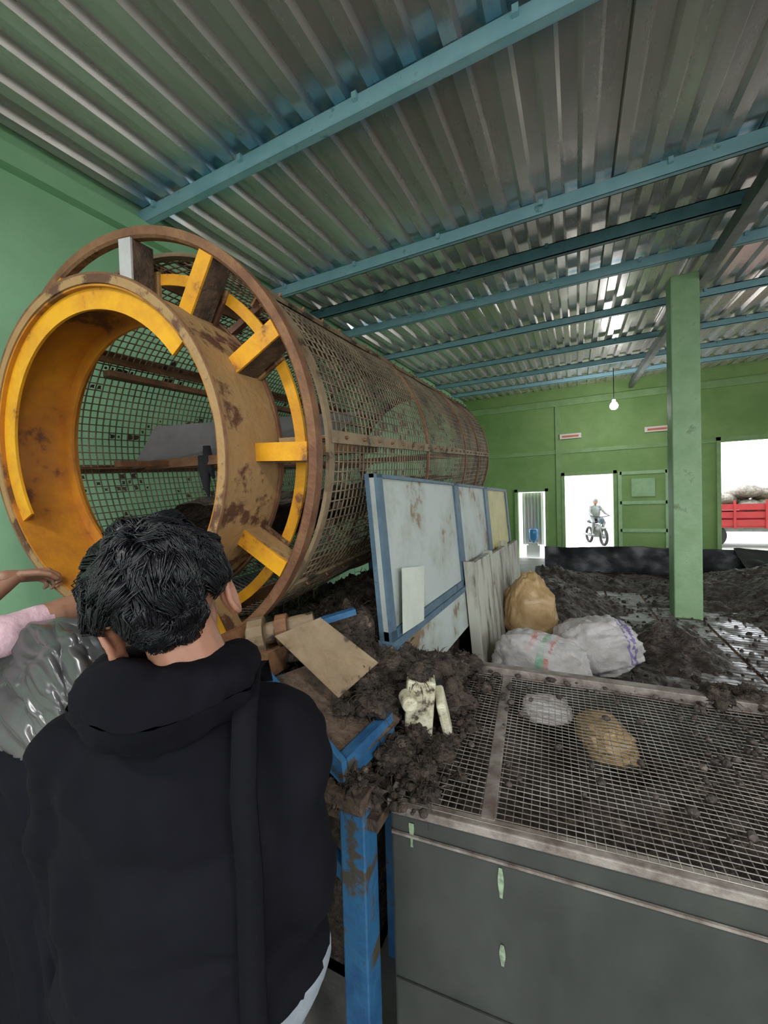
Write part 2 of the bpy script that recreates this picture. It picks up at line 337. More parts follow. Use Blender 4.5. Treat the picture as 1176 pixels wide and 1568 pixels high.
b.tube([L(-.25,.08,.6),L(-.25,0,.6),L(-.24,-.1,.62)],[.02,.03,.008],M_rag,8)
def inw(u,v):
    x=-.62+1.22*u; t=.25+3.6*v; lim=-math.sqrt(max(.01,(rr(t)-.02)**2-x*x)); h=-.56+.34*max(0,min(1,(x+.50)/.4))+.05*fb(x*4,t*4,2)
    return L(x,max(lim,h),t)
b.grid(inw,60,140,M_waste)
b.obj('lifter_plate_and_bars',E)
b=MB()
for x in(-2.45,-.80):
    for y in(1.25,4.7): b.box((x,y,.52),(.08,.08,1.04),M_blue)
    b.beam((x,1.1,1.0),(x,4.85,1.14),.08,.08,M_blue)
for y in(1.25,4.7): b.beam((-2.45,y,.98),(-.8,y,.98),.07,.07,M_blue)
for x in(-2.0,-1.07): b.tube([(x,.93,1.165),(x,1.09,1.175)],.06,M_rust,20,smooth=False)
b.beam((-2.1,1.0,1.08),(-1.0,1.0,1.08),.1,.06,M_dirtst)
for x in(-2.05,-1.05): b.box((x,1.0,.54),(.07,.07,1.08),M_blue)
b.obj('support_frame',E)
# ------------------------------------------------------------------ guard panels right of drum
E2=empty('drum_guard_panels'); X=-.70
def shear(b):
    b.v=[(x+(1.765-z)*.075,y,z) for x,y,z in b.v]
def panel(b,y0,y1,z0,z1,m,fm,x=X,t=.02,fw=.05):
    b.bb(x-t/2,x+t/2,y0,y1,z0,z1,m)
    for (a,c,d,e) in((y0,y0+fw,z0,z1),(y1-fw,y1,z0,z1),(y0,y1,z0,z0+fw*.7),(y0,y1,z1-fw*.3,z1)):
        b.bb(x-.03,x+.022,a,c,d,e,fm)
b=MB()
panel(b,1.35,2.46,1.13,1.765,M_panel,M_pframe)
panel(b,2.46,3.35,1.12,1.765,M_panel,M_pframe); panel(b,3.35,4.45,1.12,1.765,M_pyel,M_pframe,fw=.08)
b.bb(X-.03,X+.02,1.37,2.5,.88,1.12,M_panel); b.bb(X-.035,X+.03,1.35,2.5,1.10,1.13,M_pframe)
b.bb(X-.035,X+.025,1.38,1.44,.0,1.1,M_pframe)
b.bb(X-.035,X+.035,4.4,4.46,0,1.1,M_pframe)
shear(b); b.obj('framed_panels',E2)
b=MB(); b.add([(X+.036,1.42,1.14),(X+.036,1.66,1.13),(X+.038,1.72,1.36),(X+.036,1.47,1.39)],[(0,1,2,3)],M_sheet); shear(b); b.obj('stuck_sheet',E2)
b=MB()
for i,(y0,y1) in enumerate(((2.42,3.0),(3.01,3.7),(3.71,4.5))):
    b.bb(X+.045,X+.075,y0,y1,.50,1.26-.02*i,M_pcream)
    b.bb(X+.03,X+.09,y0,y0+.03,.48,1.28,M_pcream)
shear(b); b.obj('cream_boards',E2)
# ------------------------------------------------------------------ discharge chute and bearing
E3=empty('discharge_chute')
def quad_slab(p,th,m):
    p=[V(q) for q in p]; nn=(p[1]-p[0]).cross(p[3]-p[0]).normalized()*th
    b.add(p+[q+nn for q in p],[(0,1,2,3),(4,7,6,5),(0,4,5,1),(1,5,6,2),(2,6,7,3),(3,7,4,0)],m)
b=MB()
quad_slab([(-.84,.95,1.25),(-.74,1.05,1.29),(-.58,1.13,1.14),(-.63,.97,1.09)],-.012,M_tan2)
quad_slab([(-.89,.92,1.20),(-.88,.91,1.10),(-.54,.87,.93),(-.54,.86,1.0)],.02,M_blue)
quad_slab([(-.89,.90,1.10),(-.56,.87,.94),(-.50,1.1,.98),(-.78,1.1,1.12)],.02,M_dirtst)
b.beam((-.56,.88,.96),(-.52,1.08,.99),.03,.07,M_blue)
b.beam((-.86,1.04,1.24),(-.70,1.20,1.28),.03,.02,M_blue)
b.obj('chute_plates',E3)
b=MB(); b.tube([(-.98,.98,1.22),(-.80,1.10,1.26)],.035,M_tan2,20,smooth=False); b.tube([(-.97,.985,1.222),(-.93,1.01,1.23)],.06,M_tan2,12,smooth=False); b.tube([(-.90,1.03,1.24),(-.87,1.05,1.245)],.05,M_rust,16,smooth=False)
b.box((-.93,1.01,1.15),(.1,.1,.08),M_rust)
b.obj('shaft_and_bearing',E3)
b=MB()
b.box((-.515,.87,.45),(.07,.07,.90),M_blue); b.beam((-.515,.85,.88),(-.515,1.7,.88),.06,.05,M_dirtst); b.beam((-.95,.87,.925),(-.48,.86,.91),.07,.04,M_dirtst); b.beam((-.95,.95,1.0),(-.56,.97,.97),.04,.04,M_dirtst)
b.beam((-.80,.87,.86),(-.54,.87,.68),.03,.035,M_blue); b.box((-.93,.9,.45),(.07,.07,.90),M_blue)
b.obj('blue_stand',E3,bevel=.004)
b=MB()
b.box((-.47,1.20,1.0),(.09,.09,.18),M_cream,Matrix.Rotation(.4,3,'Z')@Matrix.Rotation(.1,3,'Y')); b.box((-.40,1.24,.96),(.03,.10,.15),M_cream,Matrix.Rotation(.4,3,'Z')@Matrix.Rotation(.25,3,'X')@Matrix.Rotation(-.2,3,'Y')); b.tube([(-.50,1.16,1.04),(-.46,1.10,1.04)],.024,M_cream,16,smooth=False); b.box((-.52,1.22,.89),(.2,.16,.025),M_dirtst)
b.obj('gearbox_housing',E3,bevel=.008)
b=MB()
for x in(-.62,-.45): b.box((x,1.3,.42),(.05,.05,.84),M_blue)
b.box((-.60,1.3,.86),(.30,.9,.03),M_dirtst); b.obj('debris_tray',E3)
# ------------------------------------------------------------------ bin
FL,FR,BR,BL=V((-.43,.90,0)),V((1.55,1.08,0)),V((1.65,1.82,0)),V((-.51,1.77,0))
def Z(p,z): return V((p.x,p.y,z))
E4=empty('mesh_topped_bin')
b=MB(); zt=.885
for a,c in((FL,FR),(FR,BR),(BR,BL),(BL,FL)):
    b.beam(Z(a,zt/2),Z(c,zt/2),.012,zt,M_bin)
b.add([Z(FL,.02),Z(FR,.02),Z(BR,.02),Z(BL,.02)],[(0,1,2,3)],M_bin)
b.beam(Z(FL,.83)+V((0,-.012,0)),Z(FR,.80)+V((0,-.012,0)),.006,.006,M_rim)
b.beam(Z(FL,.45)+V((0,-.010,0)),Z(FR,.42)+V((0,-.010,0)),.004,.008,M_bin)
b.obj('bin_body',E4)
b=MB()
for a,c,w in((FL,FR,.035),(FR,BR,.035),(BL,FL,.035)): b.beam(Z(a,.89),Z(c,.89),w,.022,M_rim)
b.beam(Z(BR,.905),Z(BL,.905),.05,.045,M_rim)
b.beam((-.20,.93,.895),(-.28,1.77,.895),.035,.014,M_rim); b.beam((.75,1.01,.88),(.78,1.79,.88),.03,.014,M_rim)
b.obj('bin_rim',E4,bevel=.003)
b=MB()
def bil(u,v,z=.90): 
    p=(FL*(1-u)+FR*u)*(1-v)+(BL*(1-u)+BR*u)*v
    return V((p.x,p.y,z+.006*noise.noise(V((p.x*3,p.y*3,0)))-.02*math.sin(math.pi*u)*math.sin(math.pi*v)))
NU,NV=104,44
for i in range(NU+1): b.tube([bil(i/NU,k/12) for k in range(13)],.0014,M_wire,4)
for j in range(NV+1): b.tube([bil(k/30,j/NV,.902) for k in range(31)],.0014,M_wire,4)
b.obj('wire_screen',E4)
b=MB()
for px,z0,z1 in((-.17,.74,.81),(-.17,.58,.63),(-.38,.80,.86)):
    y=.90+.18*(px+.43)/1.98-.0085; b.grid(lambda u,v:(px+(u-.5)*(.010+.004*math.sin(v*5+px*7)),y-.001,z0+(z1-z0)*v),2,10,M_drip)
b.obj('paint_drips',E4)
def binz(x,y): return .62+.08*fb(x*2.5,y*2.5,3)+.22*min(1,max(0,(x-.2)*1.6))+.18*min(1,max(0,(-.05-x)*4))
b=MB(); b.grid(lambda u,v:(lambda p:(p.x,p.y,min(.868,binz(p.x,p.y)+.02*fb(p.x*14,p.y*14))))(bil(.005+.99*u,.01+.98*v)),190,90,M_soil)
for k in range(600):
    u=random.random()**.8; v=1-random.random()**1.6*.9; p=bil(u,v)
    if .15<u<.36 and v<.9 and random.random()<.8: continue
    r=random.uniform(.004,.016)*(1.5 if random.random()<.06 else 1); b.ell((p.x,p.y,.905+r*.4),(r,r*random.uniform(.6,1),r*.6),M_soil,Euler((0,0,random.random()*3)).to_matrix(),7,5)
b.obj('compost_fill',E4)
# ------------------------------------------------------------------ sacks
def sack(name,c,r,rotz,m,stripes=(),tilt=0.,parent=None,neck=0):
    b=MB(); R=Matrix.Rotation(rotz,3,'Z')@Matrix.Rotation(tilt,3,'Y')
    def fn(p,q):
        sx=lambda t,e:math.copysign(abs(t)**e,t)
        q=V((sx(p.x,.7)*r[0],sx(p.y,.7)*r[1],sx(p.z,.8)*r[2]))
        k=1+.13*fb(p.x*1.7+c[0]*9,p.y*1.7,p.z*1.7+3)+.05*fb(p.x*6,p.y*6,p.z*6)+.05*abs(noise.noise(V((p.x*12,p.y*5,p.z*9))))
        if p.z<0: q.z*=.75
        e=max(0,abs(p.x)-.8)*.9; q.z*=1-e; q.y*=1-e*.5
        if neck and p.z>.3: f=1-.75*((p.z-.3)/.7)**1.2; q.x*=f; q.y*=f; q.z*=1.1
        return q*k
    b.ell(c,r,m,R,72,50,fn=fn)
    o=b.obj(name,parent); me=o.data
    for s_ in stripes:
        me.materials.append(s_[1])
        for p in me.polygons:
            loc=R.transposed()@(p.center-V(c)); 
            if s_[0]-s_[2]<loc.x/r[0]<s_[0]+s_[2]: p.material_index=len(me.materials)-1
    return o
sack('white_sack',(-.22,2.62,.61),(.28,.21,.20),-.15,M_sack,((-.15,M_stripeR,.05),(.05,M_stripeG,.05),(.22,M_stripeR,.03)),.15)
sack('white_sack',(.10,3.12,.60),(.27,.20,.20),.30,M_sack,((.72,M_stripeP,.04),(.58,M_stripeP,.02)),-.2)
sack('tan_sack',(-.36,3.42,.74),(.20,.17,.30),.3,M_sackt,neck=1)
sack('tan_sack_in_bin',(.075,1.58,.80),(.13,.075,.07),1.9,M_sackt,tilt=.12,parent=E4)
sack('white_sack_in_bin',(-.12,1.67,.82),(.09,.065,.05),.2,M_sack,parent=E4)
# ------------------------------------------------------------------ soil bed
b=MB()
for i in range(85):
    y=1.95+i*.070
    for j in range(12): b.bb(-.50+j*.43,-.50+j*.43+.40,y,y+.048,.285,.30,M_slat)
for x in(-.1,.3,.75,1.2,1.65,2.1,2.55,3.0,3.9): b.bb(x,x+.05,1.95,7.9,.24,.285,M_rust)
for x in(-.5,.3,1.2,2.1,3.0,3.9,4.5):
    for y in(2.2,4,6,7.8): b.bb(x,x+.05,y,y+.05,0,.24,M_rust)
b.obj('slatted_deck')
def g(x,y,cx,cy,sx,sy,h): return h*math.exp(-((x-cx)/sx)**2-((y-cy)/sy)**2)
def soilz(x,y):
    z=.325+.055*fb(x*1.1,y*1.1,5)+.06*fb(x*2.6,y*2.6,1,3)
    z-=g(x,y,1.6,3.9,1.4,1.0,.09)+g(x,y,1.0,2.35,.9,.30,.07)+g(x,y,.8,5.1,.7,.5,.09)+g(x,y,3.2,4.6,1.,.9,.08)+g(x,y,.5,6.4,.8,.5,.10)
    z+=g(x,y,-.4,5.6,.6,.8,.30)+g(x,y,-.4,6.8,1.0,.4,.2)+g(x,y,3.4,6.6,1.5,.8,.50)+g(x,y,.70,4.2,.33,.33,.26)+g(x,y,-.5,3.6,.45,.9,.22)+g(x,y,2.3,7.2,.8,.4,.15)+g(x,y,1.35,2.9,.35,.2,.16)+g(x,y,2.2,2.8,.5,.3,.2)
    return z+.030*fb(x*9,y*9,2,4)
b=MB(); b.grid(lambda u,v:(lambda x,y:(x,y,soilz(x,y)))(-.60+7.6*u,1.86+6.05*v),360,310,M_soil)
for k in range(2600):
    x=random.uniform(-.5,5); y=1.95+5.9*random.random()**1.4; r=random.uniform(.005,.022)*(1.6 if random.random()<.1 else 1); z=max(soilz(x,y),.30)+r*.3
    b.ell((x,y,z),(r,r*random.uniform(.6,1),r*.7),M_soil,Euler((random.random()*3,random.random()*3,0)).to_matrix(),7,5)
b.obj('compost_bed')
def mound(x,y):
    z=.80+g(x,y,-.95,1.75,.35,.7,.34)+g(x,y,-.9,2.8,.3,.8,.35)+g(x,y,-1.6,2.4,.6,1.4,.12)+g(x,y,-.75,1.35,.2,.25,.2)
    return z+.06*fb(x*3,y*3,7)+.05*fb(x*9,y*9,2)+.02*fb(x*25,y*25,5,3)
b=MB(); b.grid(lambda u,v:(lambda x,y:(x,y,mound(x,y)*(1 if .02<u<.98 and .01<v<.99 else 0)))(-2.4+1.72*u,1.15+3.6*v),190,340,M_waste)
for k in range(3000):
    x=random.uniform(-1.35,-.70); y=random.uniform(1.2,3.2); z=mound(x,y); d=V((random.uniform(-1,1),random.uniform(-1,1),random.uniform(-.3,.8))).normalized()*random.uniform(.02,.06)
    b.tube([(x,y,z),V((x,y,z))+d*.6,V((x,y,z-.01))+d],[.0022,.0018,.0006],M_waste,3)
def clump(c,r,k=0,m=M_waste):
    c=V(c); b.ell(c,(r,r,r),m,None,30,20,fn=lambda p,q:V((q.x,q.y,q.z*.7))*(1+.5*fb(p.x*1.8+c.x*7,p.y*1.8+c.y*9,p.z*1.8)+.2*fb(p.x*7,p.y*7,p.z*7+c.z)))
    for i in range(int(1700*r)):
        d=V((random.gauss(0,1),random.gauss(0,1),random.gauss(0,1)+.3)).normalized(); p=c+d*r*.8; e=d+V((random.uniform(-1,1),random.uniform(-1,1),random.uniform(-1,.5)))
        b.tube([p,p+e*.014,p+e*.024+V((0,0,-.012))],[.0018,.0013,.0004],m,3)
for c,r in(((-.62,1.13,1.0),.09),((-.55,1.3,.98),.11),((-.66,1.28,1.05),.10),((-.48,1.02,.93),.06),((-.40,1.0,.91),.05),((-.38,1.12,.90),.05),((-.44,1.38,.95),.08),((-.60,1.5,.95),.12),((-.5,1.62,.93),.08),((-.72,1.45,1.05),.12),((-.60,.96,.95),.05),((-.72,.88,.94),.045),((-.80,.87,.95),.04),((-.64,.87,.935),.04),((-.53,.87,.93),.035),((-.57,.86,.90),.03),((-.49,.89,.90),.035),((-.36,.95,.90),.035),((-.8,1.2,1.12),.09),((-.92,1.12,1.13),.08),((-.5,1.5,1.0),.07),((-.45,1.75,.92),.06),((-.33,1.30,.89),.035),((-.3,1.05,.895),.02),((-.62,1.05,.9),.07),((-.78,1.02,.98),.08),((-.47,1.2,1.10),.045),((-.47,1.14,.92),.05),((-.36,1.2,.89),.03),
            ((-.56,1.04,1.06),.05),((-.60,1.08,1.10),.04),((-.38,1.45,.90),.04),((-.34,1.6,.90),.03),
            ((.45,1.80,.92),.05),((.55,1.83,.91),.06),((.7,1.85,.90),.05),((.62,1.7,.90),.045),((.85,1.72,.91),.06),((.78,1.62,.90),.04),((.95,1.60,.90),.04),((.9,1.8,.92),.06),((-.62,.99,1.06),.03)): clump(c,r)
for k in range(700):
    x=random.uniform(-.8,-.33); y=random.uniform(.86,1.8); r=random.uniform(.004,.014); b.ell((x,y,.90+r+.06*random.random()*(x<-.45)),(r,r,r*.8),M_waste,None,6,4)
b.obj('organic_waste_heap')
b=MB()
b.grid(lambda u,v:(-.55+7.4*u,8.0+.03*fb(u*20,v*2,1)+.02*math.sin(u*60),.02+(.75+.03*fb(u*9,0,4))*v),160,14,M_tarp)
b.grid(lambda u,v:(-.55+7.4*u,8.0+.25*v+.02*fb(u*20,v*2,1),.77+.03*fb(u*9,0,4)-.10*v*v+.02*fb(u*12,v*3,8)),160,8,M_tarp)
b.grid(lambda u,v:(2.2+4.5*u,8.0-.9*v-.1*math.sin(u*9),.80-.42*v+.05*fb(u*9,v*3,8)),120,20,M_tarp)
for i in range(9): b.bb(-.5+.9*i,-.45+.9*i,8.05,8.1,0,.72,M_steel)
b.obj('black_tarp_barrier')
# ------------------------------------------------------------------ people
def head(E,T,hairlen=1.):
    def W(x,y,z): return T@V((x,y,z))
    R=T.to_3x3(); b=MB()
    b.ell(W(0,-.012,.03),(.076,.094,.088),M_skin,R,28,18)
    b.ell(W(0,.03,-.03),(.060,.062,.080),M_skin,R,24,16)
    b.ell(W(0,.055,-.088),(.026,.024,.022),M_skin,R)
    b.cap(W(0,.088,.01),W(0,.108,-.022),.008,.012,M_skin)
    b.ell(W(-.012,.098,-.026),(.008,.010,.007),M_skin,R); b.ell(W(.012,.098,-.026),(.008,.010,.007),M_skin,R)
    b.cap(W(-.04,.076,.032),W(.04,.076,.032),.012,.012,M_skin)
    b.ell(W(0,.086,-.055),(.024,.010,.009),M_skin,R)
    b.cap(W(0,-.02,-.05),W(0,-.035,-.15),.052,.058,M_skin)
    for s in(-1,1):
        oy=-.026 if s<0 else -.018
        pts=[W(s*(.090+.008*math.sin(t*.5)),oy-.016*math.cos(t)-.004,-.022+.029*math.sin(t)) for t in [k*2*math.pi/18 for k in range(18)]]
        b.tube(pts,.0055,M_skin,8,closed=True); b.ell(W(s*.085,oy+.002,-.022),(.010,.014,.025),M_skin,R); b.ell(W(s*.086,oy+.008,-.049),(.007,.010,.010),M_skin,R)
    remesh(b,'head',.0035,3,E,None,[M_skin])
    b=MB()
    for s in(-1,1):
        b.ell(W(s*.03,.080,.008),(.012,.010,.008),M_eye,R); b.ell(W(s*.03,.088,.008),(.005,.003,.005),M_iris,R)
        b.cap(W(s*.018,.092,.034),W(s*.045,.082,.036),.0035,.0025,M_hair)
    b.ell(W(0,.093,-.055),(.022,.006,.006),M_lip,R); b.obj('eyes_and_mouth',E)
    b=MB(); Rh=(.093,.110,.104)
    def surf(p):
        k=1+.10*fb(p.x*2.2,p.y*2.2,p.z*2.2,2)-.13*max(0,-p.z)
        return V((p.x*Rh[0],p.y*Rh[1]-.014,p.z*Rh[2]+.034))*k
    def ok(p):
        lim=-.72 if p.y<-.1 else (-.72+(p.y+.1)*1.6)
        if abs(p.x)>.5 and -.55<p.y<.5: lim=max(lim,-.22 if abs(p.x)<.78 else -.02)
        if p.x<-.5 and -.8<p.y<.4: lim=max(lim,-.05)
        return p.z>lim
    vs=[];fs=[];nu,nv=72,50
    for j in range(nv+1):
        for i in range(nu):
            th=math.pi*j/nv; a=2*math.pi*i/nu; p=V((math.sin(th)*math.cos(a),math.sin(th)*math.sin(a),math.cos(th)))
            vs.append(T@(surf(p)*(.955 if ok(p) else .74)))
    for j in range(nv):
        for i in range(nu): fs.append((j*nu+i,(j+1)*nu+i,(j+1)*nu+(i+1)%nu,j*nu+(i+1)%nu))
    b.add(vs,fs,M_hair,True)
    crown=V((.15,-.35,.92)).normalized()
    locks=[]
    for k in range(260):
        while True:
            p=V((random.gauss(0,1),random.gauss(0,1),random.gauss(0,1))).normalized()
            if ok(p): break
        w=V((noise.noise(p*3),noise.noise(p*3+V((5,5,5))),noise.noise(p*3+V((9,1,1)))))
        d=p-crown+p.cross(crown)*.6; d-=p*d.dot(p)
        if d.length<.05: d=p.orthogonal()
        d.normalize(); d=d+w*1.5+V((random.gauss(0,.25),random.gauss(0,.25),random.gauss(0,.25))); d-=p*d.dot(p); d.normalize()
        low=.6 if p.z<.1 else 1.
        locks.append((p,d,random.uniform(.32,.58)*hairlen*low,random.uniform(.004,.018)*low,random.uniform(-.5,.5)))
    for k in range(13000):
        lp,d,ln,lift,curl=locks[k%260]
        off=V((random.gauss(0,1),random.gauss(0,1),random.gauss(0,1)))*.11; p=(lp+off).normalized()
        if not ok(p): continue
        def at(q,l): q=q.normalized(); return surf(q)+q*l
        side=lp.cross(d)
        f=lambda t:(p*(1-t*.65)+ (lp*.65*t))+d*ln*t+side*curl*ln*.5*t*t
        j=random.uniform(.85,1.1)
        c=[at(p,-.006),at(f(.35*j),lift*.8),at(f(.7*j),lift*1.1),at(f(1.*j),lift*.5)]
        b.tube([T@q for q in c],[.0012,.0012,.0009,.0003],M_hair,3)
    b.obj('hair',E)
def hand(E,name,wrist,d,up,side,curl=.9,m=M_skin2,sc=1.):
    d,up,side=V(d).normalized(),V(up).normalized(),V(side).normalized(); w=V(wrist); b=MB()
    def Q(a,c,e): return w+(d*a+side*c+up*e)*sc
    b.cap(Q(-.03,0,0),Q(.01,0,0),.026*sc,.024*sc,m)
    for c,l in((.030,.085),(.010,.09),(-.010,.086),(-.029,.078)): b.cap(Q(.012,c*.7,0),Q(l,c,0),.014*sc,.0115*sc,m)
    for c,l,st in((.031,.070,.084),(.0105,.078,.090),(-.0105,.072,.086),(-.030,.056,.078)):
        p=V((st,c,0)); a=0; segs=[.45,.32,.23]; rr_=[.0092,.0084,.0076,.0066]
        for q,sg in enumerate(segs):
            a+=curl*(.55 if q==0 else .75); nx=p+V((math.cos(a)*l*sg,0,-math.sin(a)*l*sg)); b.cap(Q(*p),Q(*nx),rr_[q]*sc,rr_[q+1]*sc,m,10); p=nx
    p=[(.02,.028,-.004),(.045,.050,-.016),(.07,.058,-.030),(.088,.052,-.044)]
    for q in range(3): b.cap(Q(*p[q]),Q(*p[q+1]),(.0135-.0015*q)*sc,(.012-.0015*q)*sc,m,10)
    return remesh(b,name,.0028,2,E,None,[m])
P1=empty('man_in_black_hoodie'); th=math.radians(25.7)
T=Matrix.Translation((-.598,.444,0))@Matrix.Rotation(th,4,'Z')
def W(x,y,z): return T@V((x,y,z))
R=T.to_3x3(); b=MB(); m=M_hood
b.ell(W(-.01,.0,1.20),(.19,.12,.17),m,R,28,18); b.ell(W(0,.0,1.03),(.205,.13,.22),m,R,28,18); b.ell(W(.01,0,.90),(.215,.13,.13),m,R,28,18)
b.cap(W(-.16,0,1.255),W(.155,.0,1.285),.070,.066,m); b.cap(W(-.08,0,1.32),W(.08,0,1.33),.055,.050,m)
b.cap(W(-.0,.0,1.30),W(.0,.01,1.40),.06,.05,m)
Jr=[W(.172,0,1.28),W(.195,-.01,1.02),W(.15,.22,1.03)]; Jl=[W(-.185,0,1.25),W(-.21,.03,1.0),W(-.16,.25,1.10)]
for J in(Jr,Jl): b.cap(J[0],J[1],.064,.056,m); b.cap(J[1],J[2],.054,.036,m)
for s in(-1,1):
    b.cap(W(s*.095,0,.86),W(s*.10,.015,.48),.098,.066,m); b.cap(W(s*.10,.015,.48),W(s*.10,-.01,.09),.062,.048,m)
    b.ell(W(s*.10,.06,.045),(.048,.135,.045),m,R); b.cap(W(s*.10,-.01,.05),W(s*.10,-.01,.1),.045,.045,m)
def mf(c):
    q=T.inverted()@c
    if q.z<.088: return 2
    if q.z<.86+.26*q.x+.01*noise.noise(q*9) and not(q.y>.15 and q.z>.8): return 1
    return 0
def dp(c):
    q=T.inverted()@c
    if q.z<.09: return 0
    s=.012*fb(q.x*5,q.y*5,q.z*9,3)+.006*math.sin(q.z*34+q.x*16+4*noise.noise(q*6))
    s+=.008*max(0,noise.noise(V((q.x*6+q.z*9,q.y*5,q.z*14-q.x*10))))
    if .88<q.z<1.0: s+=.010*(1-abs(q.z-.94)/.06)
    return s
remesh(b,'body_and_clothes',.009,6,P1,mf,[M_hood,M_jean,M_shoe],dp)
b=MB()
def hoodp(u,v):
    a=math.radians(-215+250*u); t=v*2*math.pi; rx,ry=.085,.075; rad=.032+.026*math.sin(math.pi*u)
    c=V((0+rx*math.cos(a),-.01+ry*math.sin(a),1.380-.008*math.sin(math.pi*u)+.006*math.sin(9*u)))
    o=V((math.cos(a),math.sin(a),0)); return W(*(c+o*math.cos(t)*rad*1.1+V((0,0,1))*math.sin(t)*rad*1.05+o*.014*fb(u*7,v*4)+V((0,0,.010))*noise.noise(V((u*12,v*5,3)))))
b.grid(hoodp,80,32,M_hood)
b.obj('hood',P1)
b=MB()
sp=[(.11,.09,1.32),(.115,.05,1.375),(.12,-.01,1.385),(.135,-.08,1.345),(.143,-.118,1.25),(.15,-.124,1.15),(.15,-.126,1.05),(.15,-.126,.90)]
vs=[];
for p in sp: vs+= [W(p[0]-.017,p[1],p[2]),W(p[0]+.017,p[1]+.004,p[2]),W(p[0]+.017,p[1]-.002,p[2]+.002),W(p[0]-.017,p[1]-.006,p[2]+.002)]
fs=[]
for i in range(len(sp)-1):
    for k in range(4): fs.append((i*4+k,i*4+(k+1)%4,(i+1)*4+(k+1)%4,(i+1)*4+k))
b.add(vs,fs,M_strap,True); b.obj('shoulder_strap',P1)
vd=V((-.72,.69,0)).normalized(); HT=Matrix.Translation((-.590,.426,1.500))@Matrix.Rotation(math.atan2(vd.y,vd.x)-math.pi/2,4,'Z')@Matrix.Rotation(math.radians(-18),4,'Y')@Matrix.Rotation(math.radians(4),4,'X')@Matrix.Scale(.96,4)
head(P1,HT)
hand(P1,'hand_right',Jr[2],W(0,1,0)-W(0,0,0),R@V((0.3,0,1)),R@V((-1,0,.2)),.7,M_skin)
hand(P1,'hand_left',Jl[2],W(0,1,0)-W(0,0,0),R@V((-.3,0,1)),R@V((1,0,.2)),.7,M_skin)
P2=empty('man_in_pink_shirt'); T2=Matrix.Translation((-1.50,.20,0)); 
def W2(x,y,z): return T2@V((x,y,z))
b=MB(); m=M_pink
b.ell(W2(0,0,1.20),(.17,.11,.20),m); b.ell(W2(0,0,1.02),(.16,.11,.2),m); b.ell(W2(0,0,.88),(.16,.11,.12),m)
b.cap(W2(-.14,0,1.32),W2(.14,0,1.32),.062,.062,m); b.cap(W2(0,0,1.33),W2(0,0,1.44),.058,.052,m)
A1=[V((-1.66,.22,1.33)),V((-1.86,.50,1.24)),V((-1.86,.73,1.42))]; A2=[V((-1.33,.20,1.33)),V((-1.20,.44,1.37)),V((-1.235,.70,1.41))]
for A in(A1,A2): b.cap(A[0],A[1],.058,.050,m); b.cap(A[1],A[2],.048,.027,m)
for s in(-1,1):
    b.cap(W2(s*.085,0,.86),W2(s*.09,.01,.48),.088,.06,m); b.cap(W2(s*.09,.01,.48),W2(s*.09,-.01,.09),.058,.045,m)
    b.ell(W2(s*.09,.06,.045),(.048,.135,.045),m); b.cap(W2(s*.09,-.01,.05),W2(s*.09,-.01,.1),.045,.045,m)
def mf2(c):
    if c.z<.088: return 3
    if c.z<.90: return 1
    for A in(A1,A2):
        d=(A[2]-A[1]); t=(c-A[1]).dot(d)/d.length_squared
        if t>(.34 if A is A2 else -.1) and t<1.3 and (c-(A[1]+d*t)).length<.09: return 2
    if c.z>1.425 : return 2
    return 0
remesh(b,'body_and_clothes',.009,5,P2,mf2,[M_pink,M_jean,M_skin2,M_shoe],lambda c:.007*fb(c.x*9,c.y*9,c.z*9) if c.y<.56 and c.z>.1 else 0)
head(P2,Matrix.Translation((-1.50,.22,1.545))@Matrix.Rotation(math.radians(-10),4,'X'))
hand(P2,'hand_left',A1[2],(0.10,.75,-.05),(-.4,-.1,.85),(.8,.1,.5),1.25)
hand(P2,'hand_right',A2[2],(0.0,.8,-.3),(.5,0,.8),(-.8,.1,.5),1.25)
# grey plastic sheet bag with sharp draped folds, black bag underneath
b=MB()
def bagf(p,q):
    a=math.atan2(p.y,p.x)
    w=fb(p.x*1.5,p.y*1.5,p.z*4,3)
    fold=abs(math.sin(a*5+p.z*5+3*w))**.6*.10+abs(noise.noise(V((p.x*3+p.z*6,p.y*3,p.z*16+p.x*5))))*.22
    k=.84+fold+.06*w
    q=V((math.copysign(abs(p.x)**.8,p.x)*.27,math.copysign(abs(p.y)**.8,p.y)*.115,math.copysign(abs(p.z)**.6,p.z)*.70)); return V((q.x*k,q.y*k,q.z*(1+.03*noise.noise(p*4))))
b.ell((-1.09,.50,.70),(.2,.12,.7),M_bag,None,220,260,fn=bagf); o=b.obj('grey_plastic_bag'); o.data.materials.append(M_hood)
for p in o.data.polygons:
    if p.center.z<1.14+.05*noise.noise(p.center*5): p.material_index=1
# ------------------------------------------------------------------ outside
b=MB(); b.bb(-60,60,YB+.18,90,-.1,-.002,M_pave); b.bb(-60,60,-70,YF-.15,-.1,-.002,M_pave); b.bb(XR+.15,60,YF-.15,YB+.18,-.1,-.002,M_pave); b.obj('ground_outside')
E5=empty('motorcycle'); mT=Matrix.Translation((.62,16.2,0))@Matrix.Rotation(math.radians(200),4,'Z')
def Q(x,y,z): return mT@V((x,y,z))
b=MB()
for y in(-.6,.6):
    b.tube([Q(0,y+.26*math.cos(a),.29+.26*math.sin(a)) for a in [k*math.pi/12 for k in range(24)]],.045,M_rubber,8,closed=True)
    b.tube([Q(-.05,y,.29),Q(.05,y,.29)],.05,M_steel,10)
    for k in range(6): a=k*math.pi/3; b.tube([Q(0,y,.29),Q(0,y+.24*math.cos(a),.29+.24*math.sin(a))],.008,M_steel,4)
